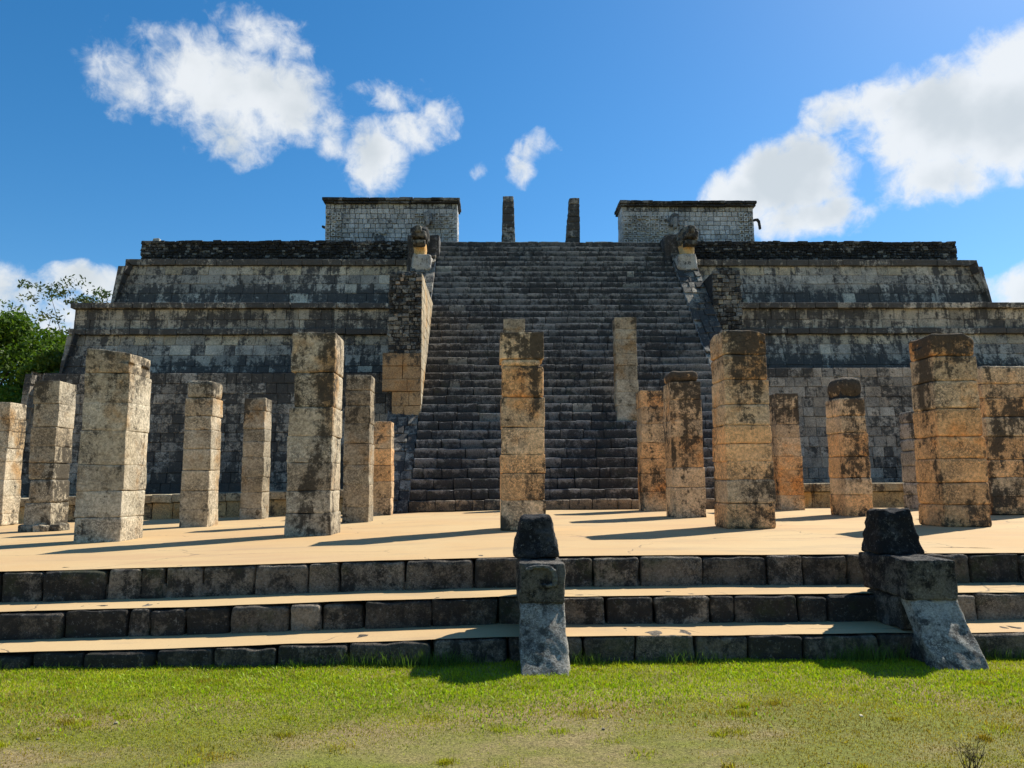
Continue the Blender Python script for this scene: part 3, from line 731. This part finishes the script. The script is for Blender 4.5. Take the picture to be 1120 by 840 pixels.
sp('grey middle row pillar with narrow lit edge, right behind the pillar with the notched block', -3.45, .6, Y2, .62, .62, 4.05, PM, 8, .04, tone=.72)
sp('middle row buff pillar with rounded cap stone and black cracks across its waist, at right side of the stairs', 4.05, .76, Y2, .78, .74, 4.14, BM, 7, .05, capn=1, cuts=[0, .7, 1.15, 1.85, 2.25, 2.72, 3.14], special={0: (.9, -.01, .1, .05), 2: (1, 0, None, .02), 4: (1, 0, None, .1)})
sp('middle row pillar with dark domed top and plain orange lower half, between two thick front pillars', 8.02, .64, Y2, .85, .75, 4.0, BM, 7, .06, special={0: (1, 0, .2, .25), 1: (1, 0, .05, .1)}, dark_top=.45, r=.03)
sp('broad blocky pillar cut off by the right side of the photo', 11.42, 1.3, Y2, .85, .78, 4.23, BM, 8, .06, tone=.95, r=.03, dark_top=.05)
sp('back row dark brown pillar with lit right edge, left of the pillar with the notched block', -6.92, .6, Y3, .64, .55, 3.93, PM, 8, .04, tone=.75)
sp('short back row pillar, lowest on the left, touching the left foot of the staircase', -3.35, .5, Y3, .6, .62, 3.26, BM, 6, .02, tone=.9)
sp('back row grey topped pillar at the stair foot, partly hidden by the pillar with black cracks', 4.06, .78, Y3, .75, .76, 4.1, BM, 7, .03, tone=.8)
sp('back row narrow pillar with dark top seen just right of the thick pillar by the stairs', 7.85, .68, Y3, .8, .76, 4.01, BM, 8, .06, dark_top=.45, tone=.95)
sp('back row stub of rough blocks mostly hidden behind the rightmost front pillar', 11.72, .66, Y3, .8, .76, 3.5, M['lowwall'], 7, .02, tone=1.3, r=.04)
sp('pale back row pillar at the far left side of the photo', -13.82, .56, Y3, .75, .5, 3.83, PM, 8, .03, tone=1.05, dark_top=.1)
# loose footing slab beneath the broken pillar
mb = MB()
for a in range(4): rbox(mb, (-10.45+a*.2, Y2+.1+U(0, .2), .60+U(-.02, .02)), (.16, .25, .09), r=.04, res=.06, amp=.03, tint=gtint(.4, .05, .6))
o = mb.build('footing_stones', M['pale'], None, True); tag(o, 'broken footing stones under the left middle row pillar', 'stones')
for x0, zb, zt, lab in ((4.04, 3.55, 7.05, 'pinkish column shaft standing part way up the staircase, right of centre'), (.28, 3.9, 7.0, 'column shaft on the stairs almost hidden behind the front row pillar at centre')):
    yy = 24.62
    pillar('column_shaft', lab, x0, .72, yy, .55, zb, zt, M['pale'], 8, .0, tone=.85, fine=.1, group='column shafts standing on the stairs')

# ------------------------------------------------------------------ foreground ramp posts
def slab_ramp(name, label, x0, x1):
    e = empty(name, label, 'ramp stone', ((x0+x1)/2, 7.1, 0), 'sloping ramp stones on the terrace steps')
    xc = (x0+x1)/2; w = (x1-x0)/2; h = .31
    mb = MB()
    def f(P):                       # front face leans back, the two stones of the slope differ a little
        P = P.copy(); t = np.clip((P[:, 2]+h)/(2*h), 0, 1)
        fr = np.clip((.72-P[:, 1])/1.44, 0, 1); P[:, 1] += fr*.46*t; P[:, 0] *= (1+.05*(1-t)); return P
    def g(P): P = P.copy(); t = np.clip((P[:, 2]+h)/(2*h), 0, 1); P[:, 1] += .46*t; P[:, 0] *= (1+.05*(1-t)); return P
    rbox(mb, (xc, 6.68+.09, .17), (w, .09, h), r=.018, res=.025, amp=.016, freq=8, fn=g, tint=(1.0, 1.0, .98, .42), maxn=40)
    keep(mb.build('sloping_slab', M['grey'], None, True), e)
    mb = MB()
    for (ya, yb, za, zb_) in ((.30, .78, -.12, .16), (.62, 1.3, .165, .47), (.79, 1.3, -.12, .16)):
        rbox(mb, (xc, 6.68+(ya+yb)/2, (za+zb_)/2), (w-.012, (yb-ya)/2, (zb_-za)/2), r=.03, res=.05, amp=.018, freq=7, fn=None if ya != .62 else None, tint=gtint(.2, .03, .5), maxn=20)
    keep(mb.build('masonry_body', M['riser'], None, True), e)  # darker stone behind the slab, also putting its side's shade into the colour
    mb = MB()
    rbox(mb, (xc-.005, 7.11+.46, .66), (w+.008, .46, .182), r=.022, res=.03, amp=.016, freq=6, tint=(2.3, 2.1, 1.8, .45), maxn=34)
    keep(mb.build('block', M['black'], None, True), e)
    return e
r1 = slab_ramp('sloping_ramp_stone', 'narrow sloping ramp stone under a dark framed block, in line with the central pillar', .23, .635)
r2 = slab_ramp('sloping_ramp_stone', 'wide sloping ramp stone with dark left side, at the right part of the steps', 3.87, 4.32)
def rim(parent):                    # worn raised rim round a hollow on the centre block
    mb = MB(); pts = [(.30, .80), (.36, .822), (.44, .828), (.51, .815), (.548, .78), (.56, .72), (.556, .665), (.50, .652), (.44, .655)]
    for (a, b), (c, d) in zip(pts[:-1], pts[1:]):
        for q in range(3):
            t = (q+.5)/3; rbox(mb, (a+(c-a)*t-.01, 7.082, b+(d-b)*t-.01), (.022, .022, .013), r=.008, res=.02, amp=.005, freq=30, tint=(2.6, 2.6, 2.4, .3), maxn=3)
    keep(mb.build('carved_rim', M['black'], None, True), parent)
rim(r1)
def head_stone(label, xb0, xb1, xt0, xt1, y, zb, zt, d):
    mb = MB(); h = (zt-zb)/2; w = (xb1-xb0)/2; xc = (xb0+xb1)/2
    def f(P):
        P = P.copy(); t = np.clip((P[:, 2]+h)/(2*h), 0, 1)
        l = xb0+(xt0-xb0)*t-xc; r_ = xb1+(xt1-xb1)*t-xc; u = (P[:, 0]+w)/(2*w)
        P[:, 0] = l+(r_-l)*u; P[:, 1] *= (1-.25*t)
        P[:, 2] += .012*vnoise(P*9+3); P[:, 0] += .008*vnoise(P*25+9); P[:, 1] += .010*vnoise(P*25+5); return P
    rbox(mb, (0, 0, h), (w, d, h), r=.045, res=.02, amp=.013, freq=8, fn=f, tint=(1, 1, 1, .5), maxn=40)
    o = mb.build('tapered_stone', M['black'], None, True); o.location = (xc, y, zb)
    tag(o, label, 'stone', 'black tapered stones on the ramp blocks')
head_stone('black tapered stone on the narrow ramp block in front of the central pillar', .17, .63, .26, .565, 7.72, .85, 1.25, .25)
head_stone('black tapered stone with pitted face on the wide right ramp block', 3.87, 4.36, 3.93, 4.26, 7.84, .835, 1.285, .2)

# ------------------------------------------------------------------ vegetation
def blades(name, pts, hgt, wid, mat, label, cat, tintf, lean=.5, kind='stuff', parent=None):
    n = len(pts); a = rng.uniform(0, 2*math.pi, n); b = rng.uniform(0, 2*math.pi, n)
    h = hgt; w = wid
    ux, uy = np.cos(a)*w, np.sin(a)*w; lx, ly = np.cos(b)*h*lean*rng.uniform(.1, 1, n), np.sin(b)*h*lean*rng.uniform(.1, 1, n)
    V = np.zeros((n, 5, 3))
    V[:, 0] = pts+np.stack([-ux, -uy, 0*h-.005], 1); V[:, 1] = pts+np.stack([ux, uy, 0*h-.005], 1)
    V[:, 2] = pts+np.stack([ux*.7+lx*.35, uy*.7+ly*.35, h*.55], 1); V[:, 3] = pts+np.stack([-ux*.7+lx*.35, -uy*.7+ly*.35, h*.55], 1)
    V[:, 4] = pts+np.stack([lx, ly, h*.95], 1)
    me = bpy.data.meshes.new(name); me.vertices.add(n*5); me.vertices.foreach_set('co', V.astype(np.float32).ravel())
    base = np.arange(n)[:, None]*5
    L1 = np.concatenate([base+np.array([[0, 1, 2, 3]]), base+np.array([[3, 2, 4]])], 1).ravel()
    me.loops.add(len(L1)); me.loops.foreach_set('vertex_index', L1.astype(np.int32))
    me.polygons.add(2*n); st = np.zeros(2*n, int); st[0::2] = np.arange(n)*7; st[1::2] = np.arange(n)*7+4
    me.polygons.foreach_set('loop_start', st.astype(np.int32))
    me.update(calc_edges=True); me.validate()
    T = np.ones((n, 5, 4)); T[:, :, :3] = tintf(pts)[:, None, :]
    at = me.color_attributes.new('tint', 'FLOAT_COLOR', 'POINT'); at.data.foreach_set('color', T.astype(np.float32).ravel())
    me.materials.append(mat); o = bpy.data.objects.new(name, me); COL.objects.link(o)
    tag(o, label, cat, None, kind)
    if kind != 'stuff': del o['kind']
    if parent: o.parent = parent
    return o
def lawn():
    n = 420000
    x = rng.uniform(-7.2, 7.8, n); y = 7.35-(rng.uniform(0, 1, n)**1.15)*4.4
    P = np.stack([x, y, 0*x], 1)
    pat = fbm(P*np.array([.55, 1.1, 1]), 11, 4)+.35*fbm(P*4, 3, 2)
    lush = np.clip((y-5.45)/1.1, 0, 1)+.35*np.clip((x-1.5)/3, 0, 1)*(y > 5)
    bare = np.exp(-(((x-.1)/1.1)**2+((y-4.7)/.6)**2))*2.2+.9*np.clip(fbm(P*np.array([.9, 2.2, 1]), 21, 4)-.15, 0, 1)*(y < 6.0)+np.exp(-(((x+2.6)/1.7)**2+((y-4.6)/.45)**2))*.7
    dens = np.clip(.85+.45*pat+.6*lush-bare, .06, 1)
    k = rng.uniform(0, 1, n) < dens
    x, y, lush, pat = x[k], y[k], lush[k], pat[k]
    big = np.zeros(len(x)); nc = 150                       # weed rosettes standing above the turf
    cx = rng.uniform(-6.5, 7, nc); cy = rng.uniform(3.6, 7.1, nc); m_ = rng.integers(40, 160, nc); idx = np.repeat(np.arange(nc), m_)
    sp_ = rng.uniform(.02, .07, nc)[idx]
    xa = cx[idx]+rng.normal(0, 1, len(idx))*sp_; ya = np.minimum(cy[idx]+rng.normal(0, 1, len(idx))*sp_*.8, 7.1)
    x = np.concatenate((x, xa)); y = np.concatenate((y, ya)); lush = np.concatenate((lush, rng.uniform(-.2, 1, nc)[idx])); pat = np.concatenate((pat, rng.uniform(-.6, .9, nc)[idx])); big = np.concatenate((big, rng.uniform(.3, 1.6, nc)[idx]))
    z = gz(x, y); n = len(x)
    h = rng.uniform(.006, .016, n)*(1+.7*np.clip(lush, 0, 1)+big); w = rng.uniform(.0016, .0038, n)
    def tf(p):
        g = rng.uniform(.55, 1.4, n)*(1+.25*fbm(p*np.array([2.5, 5, 1]), 31, 3)); dry = np.clip(.66-.65*np.clip(lush, 0, 1)-.45*pat+rng.normal(0, .2, n), 0, 1)
        return np.stack([g*(1+.12*dry), g*(1.08-.38*dry), g*(.9+1.1*dry)], 1)*(1-.32*dry)[:, None]
    blades('lawn_grass', np.stack([x, y, z], 1), h, w, M['grass'], 'short green and straw coloured grass of the lawn in front of the steps', 'grass', tf, .9)
    # low broad clover leaves in the lush strip
    n = 42000
    x = rng.uniform(-7.2, 7.8, n); y = rng.uniform(5.3, 7.35, n)
    k = rng.uniform(0, 1, n) < np.clip((y-5.2)/1.3, 0, 1)*np.clip(.55+fbm(np.stack([x*1.5, y*1.5, 0*x], 1), 5, 2)*.6, 0, 1); x, y = x[k], y[k]; n = len(x)
    blades('clover_leaves', np.stack([x, y, gz(x, y)], 1), rng.uniform(.015, .035, n), rng.uniform(.004, .008, n), M['grass'], 'bright green broad leaved ground cover at the foot of the steps', 'ground cover',
           lambda p: rng.uniform(.7, 1.25, (n, 1))*np.array([[.8, 1.1, .6]]), 1.6)
    # tall grass against the lowest step
    n = 11000
    x = rng.uniform(-8, 8.5, n); 
    c = .12+.55*vnoise(np.stack([x*1.7, 0*x, 0*x], 1), 8)+.9*np.exp(-((x+.45)/.5)**2)+1.0*np.exp(-((x-3.5)/.5)**2)+.3*(x > .7)*(x < 3.6)
    k = rng.uniform(0, 1, n) < np.clip(c, .05, 1); x = x[k]; c = c[k]; n = len(x)
    y = 7.17-np.abs(rng.normal(0, .06, n))
    k = ~(((x > .2) & (x < .7)) | ((x > 3.8) & (x < 4.4))); x = x[k]; y = y[k]; c = c[k]; n = len(x)
    blades('tall_grass', np.stack([x, y, gz(x, y)], 1), rng.uniform(.02, .09, n)*(1+1.1*np.clip(c, 0, 1.2)), rng.uniform(.0016, .0032, n), M['tall'], 'taller dark green grass growing against the lowest step', 'grass',
           lambda p: rng.uniform(.6, 1.4, (n, 1))*np.array([[1, 1, 1]]), .7)
lawn()

def stick(mb, a, b, r0, r1, bend=.1, seg=8, sides=6, tint=(1, 1, 1, .5)):
    a = np.array(a, float); b = np.array(b, float); L = np.linalg.norm(b-a); off = np.array([U(-1, 1), U(-1, 1), U(-.3, .3)])*bend*L
    ring = []
    d = (b-a)/L; ref = np.array([0, 0, 1.]) if abs(d[2]) < .9 else np.array([1., 0, 0]); s = np.cross(d, ref); s /= np.linalg.norm(s); t = np.cross(d, s)
    for i in range(seg+1):
        f = i/seg; c = a+(b-a)*f+off*math.sin(math.pi*f); r = r0+(r1-r0)*f
        for j in range(sides):
            an = 2*math.pi*j/sides; ring.append(c+s*math.cos(an)*r+t*math.sin(an)*r)
    F = [(i*sides+j, i*sides+(j+1) % sides, (i+1)*sides+(j+1) % sides, (i+1)*sides+j) for i in range(seg) for j in range(sides)]
    F.append(tuple(range(seg*sides, (seg+1)*sides)))
    mb.add(ring, F, tint); return b
def tree(name, label, loc, H, R_, nclump, leafn, lsize, leaf, trunk_r=.25, crown_lo=.35, flat=.8, spread=.5, group=None):
    e = empty(name, label, 'tree', loc, group)
    mb = MB(); stick(mb, (0, 0, -.3), (U(-.3, .3), U(-.3, .3), H*.55), trunk_r, trunk_r*.6, .04, 8, 8)
    V = []; T = []
    for i in range(nclump):
        th = U(0, 2*math.pi); rr = R_*math.sqrt(U(0.02, 1)); zz = U(crown_lo, 1)
        k = math.sqrt(max(.05, 1-((zz-(crown_lo+1)/2)/((1-crown_lo)/2))**2*.85))
        c = np.array([math.cos(th)*rr*k, math.sin(th)*rr*k, H*zz])
        if i % 3 == 0: stick(mb, (0, 0, H*U(.25, .5)), c, trunk_r*.3, trunk_r*.06, .12, 6, 5)
        cs = spread*U(.6, 1.3)
        m = rng.normal(0, 1, (leafn, 3)); m /= np.linalg.norm(m, axis=1, keepdims=True); m *= rng.uniform(.3, 1, (leafn, 1))**.5
        m *= np.array([1, 1, flat])*cs; m += rng.normal(0, cs*.18, m.shape)
        V.append(m+c); T.append(np.tile(U(.6, 1.35)*np.array([[U(.85, 1.25), 1, .9]]), (leafn, 1)))
    mb.build('trunk', M['bark'], e, True)
    P = np.concatenate(V); Tn = np.concatenate(T)*rng.uniform(.75, 1.25, (len(P), 1)); n = len(P)
    a = rng.normal(0, 1, (n, 3)); a /= np.linalg.norm(a, axis=1, keepdims=True); b = np.cross(a, rng.normal(0, 1, (n, 3))); b /= np.linalg.norm(b, axis=1, keepdims=True)
    s = lsize*rng.uniform(.6, 1.3, (n, 1))
    Q = np.stack([P-a*s, P-b*s*.45+a*s*.1, P+a*s, P+b*s*.45-a*s*.1], 1).reshape(-1, 3)
    me = bpy.data.meshes.new('crown'); me.vertices.add(len(Q)); me.vertices.foreach_set('co', Q.astype(np.float32).ravel())
    me.loops.add(n*4); me.loops.foreach_set('vertex_index', np.arange(n*4, dtype=np.int32)); me.polygons.add(n); me.polygons.foreach_set('loop_start', np.arange(n, dtype=np.int32)*4)
    me.update(calc_edges=True); me.validate()
    at = me.color_attributes.new('tint', 'FLOAT_COLOR', 'POINT'); TT = np.ones((n*4, 4)); TT[:, :3] = np.repeat(Tn, 4, 0)
    at.data.foreach_set('color', TT.astype(np.float32).ravel()); me.materials.append(leaf)
    o = bpy.data.objects.new('crown', me); COL.objects.link(o); o.parent = e
    return e
G_ = 'trees left of the pyramid'
tree('broadleaf_tree', 'dense dark green tree at the left side, beside the pyramid corner', (-24.5, 37, 0), 9.3, 4.2, 130, 420, .13, M['leaf'], .3, .2, .8, .85, G_)
tree('broadleaf_tree', 'lower dense green tree touching the pyramid corner behind the pillars', (-19.6, 33.5, 0), 7.0, 2.4, 80, 420, .12, M['leaf'], .22, .12, .8, .7, G_)
tree('sparse_tree', 'tall thin tree with feathery see-through crown against the low cloud', (-28.2, 49, 0), 15.0, 3.6, 46, 60, .13, M['leaf2'], .2, .6, .35, .75, G_)

# dry weeds at the near right of the lawn, pebbles and twigs
def weed(label, x, y, h, n):
    mb = MB(); 
    for i in range(n):
        a = (U(-.03, .03), U(-.03, .03), -.01); b = (U(-.1, .1), U(-.05, .05), h*U(.6, 1)); stick(mb, a, b, .003, .001, .12, 5, 4)
        for j in range(3):
            f = U(.4, .9); c = np.array(a)+(np.array(b)-np.array(a))*f; stick(mb, c, c+np.array((U(-.05, .05), U(-.03, .03), U(.01, .05))), .0018, .001, .1, 3, 3)
    o = mb.build('dry_weed', M['straw'], None, True); o.location = (x, y, float(gz(np.array([x]), np.array([y]))[0])); tag(o, label, 'weed', 'dry brown weeds on the lawn')
weed('dark dry weed stalks in the lawn below the wide ramp stone', 2.74, 4.5, .2, 14)
weed('dark dry weed stalks at the lower right corner of the lawn', 3.12, 4.5, .19, 14)
mb = MB()
for i in range(14):
    x = U(-4, 4); y = U(4.1, 5.6); s = U(.004, .013)
    rbox(mb, (x, y, float(gz(np.array([x]), np.array([y]))[0])+s*.4), (s*U(.8, 1.6), s, s*.6), r=s*.5, res=.02, amp=0, tint=gtint(.6, .05, .3), maxn=2)
tag(mb.build('pebbles', M['pale'], None, True), 'tiny loose pebbles scattered over the worn lawn', 'pebbles', None, 'stuff')
def twig(label, pts, r=.006):
    mb = MB()
    for a, b in zip(pts[:-1], pts[1:]): stick(mb, np.array(a)-np.array(pts[0]), np.array(b)-np.array(pts[0]), r, r*.7, .04, 4, 5)
    o = mb.build('twig', M['straw'], None, True); o.location = pts[0]; tag(o, label, 'twig', 'thin twigs lying on the terrace')
twig('thin dark twig on the terrace floor right of the black tapered stone', [(5.35, 9.3, .76), (5.75, 9.15, .765), (6.05, 9.05, .757)])
twig('short curved twig beside the wide ramp stone on the terrace', [(4.95, 9.75, .76), (5.15, 9.65, .763), (5.3, 9.6, .757)])
# loose stone on the parapet
mb = MB(); rbox(mb, (0, 0, .1), (.16, .14, .12), r=.08, res=.05, amp=.03, tint=(2.2, 2.2, 2.1, 0))
o = mb.build('loose_stone', M['rubble'], None, True); o.location = (-15.4, 33.4, 12.45); tag(o, 'small pale loose stone on the left end of the parapet', 'stone')
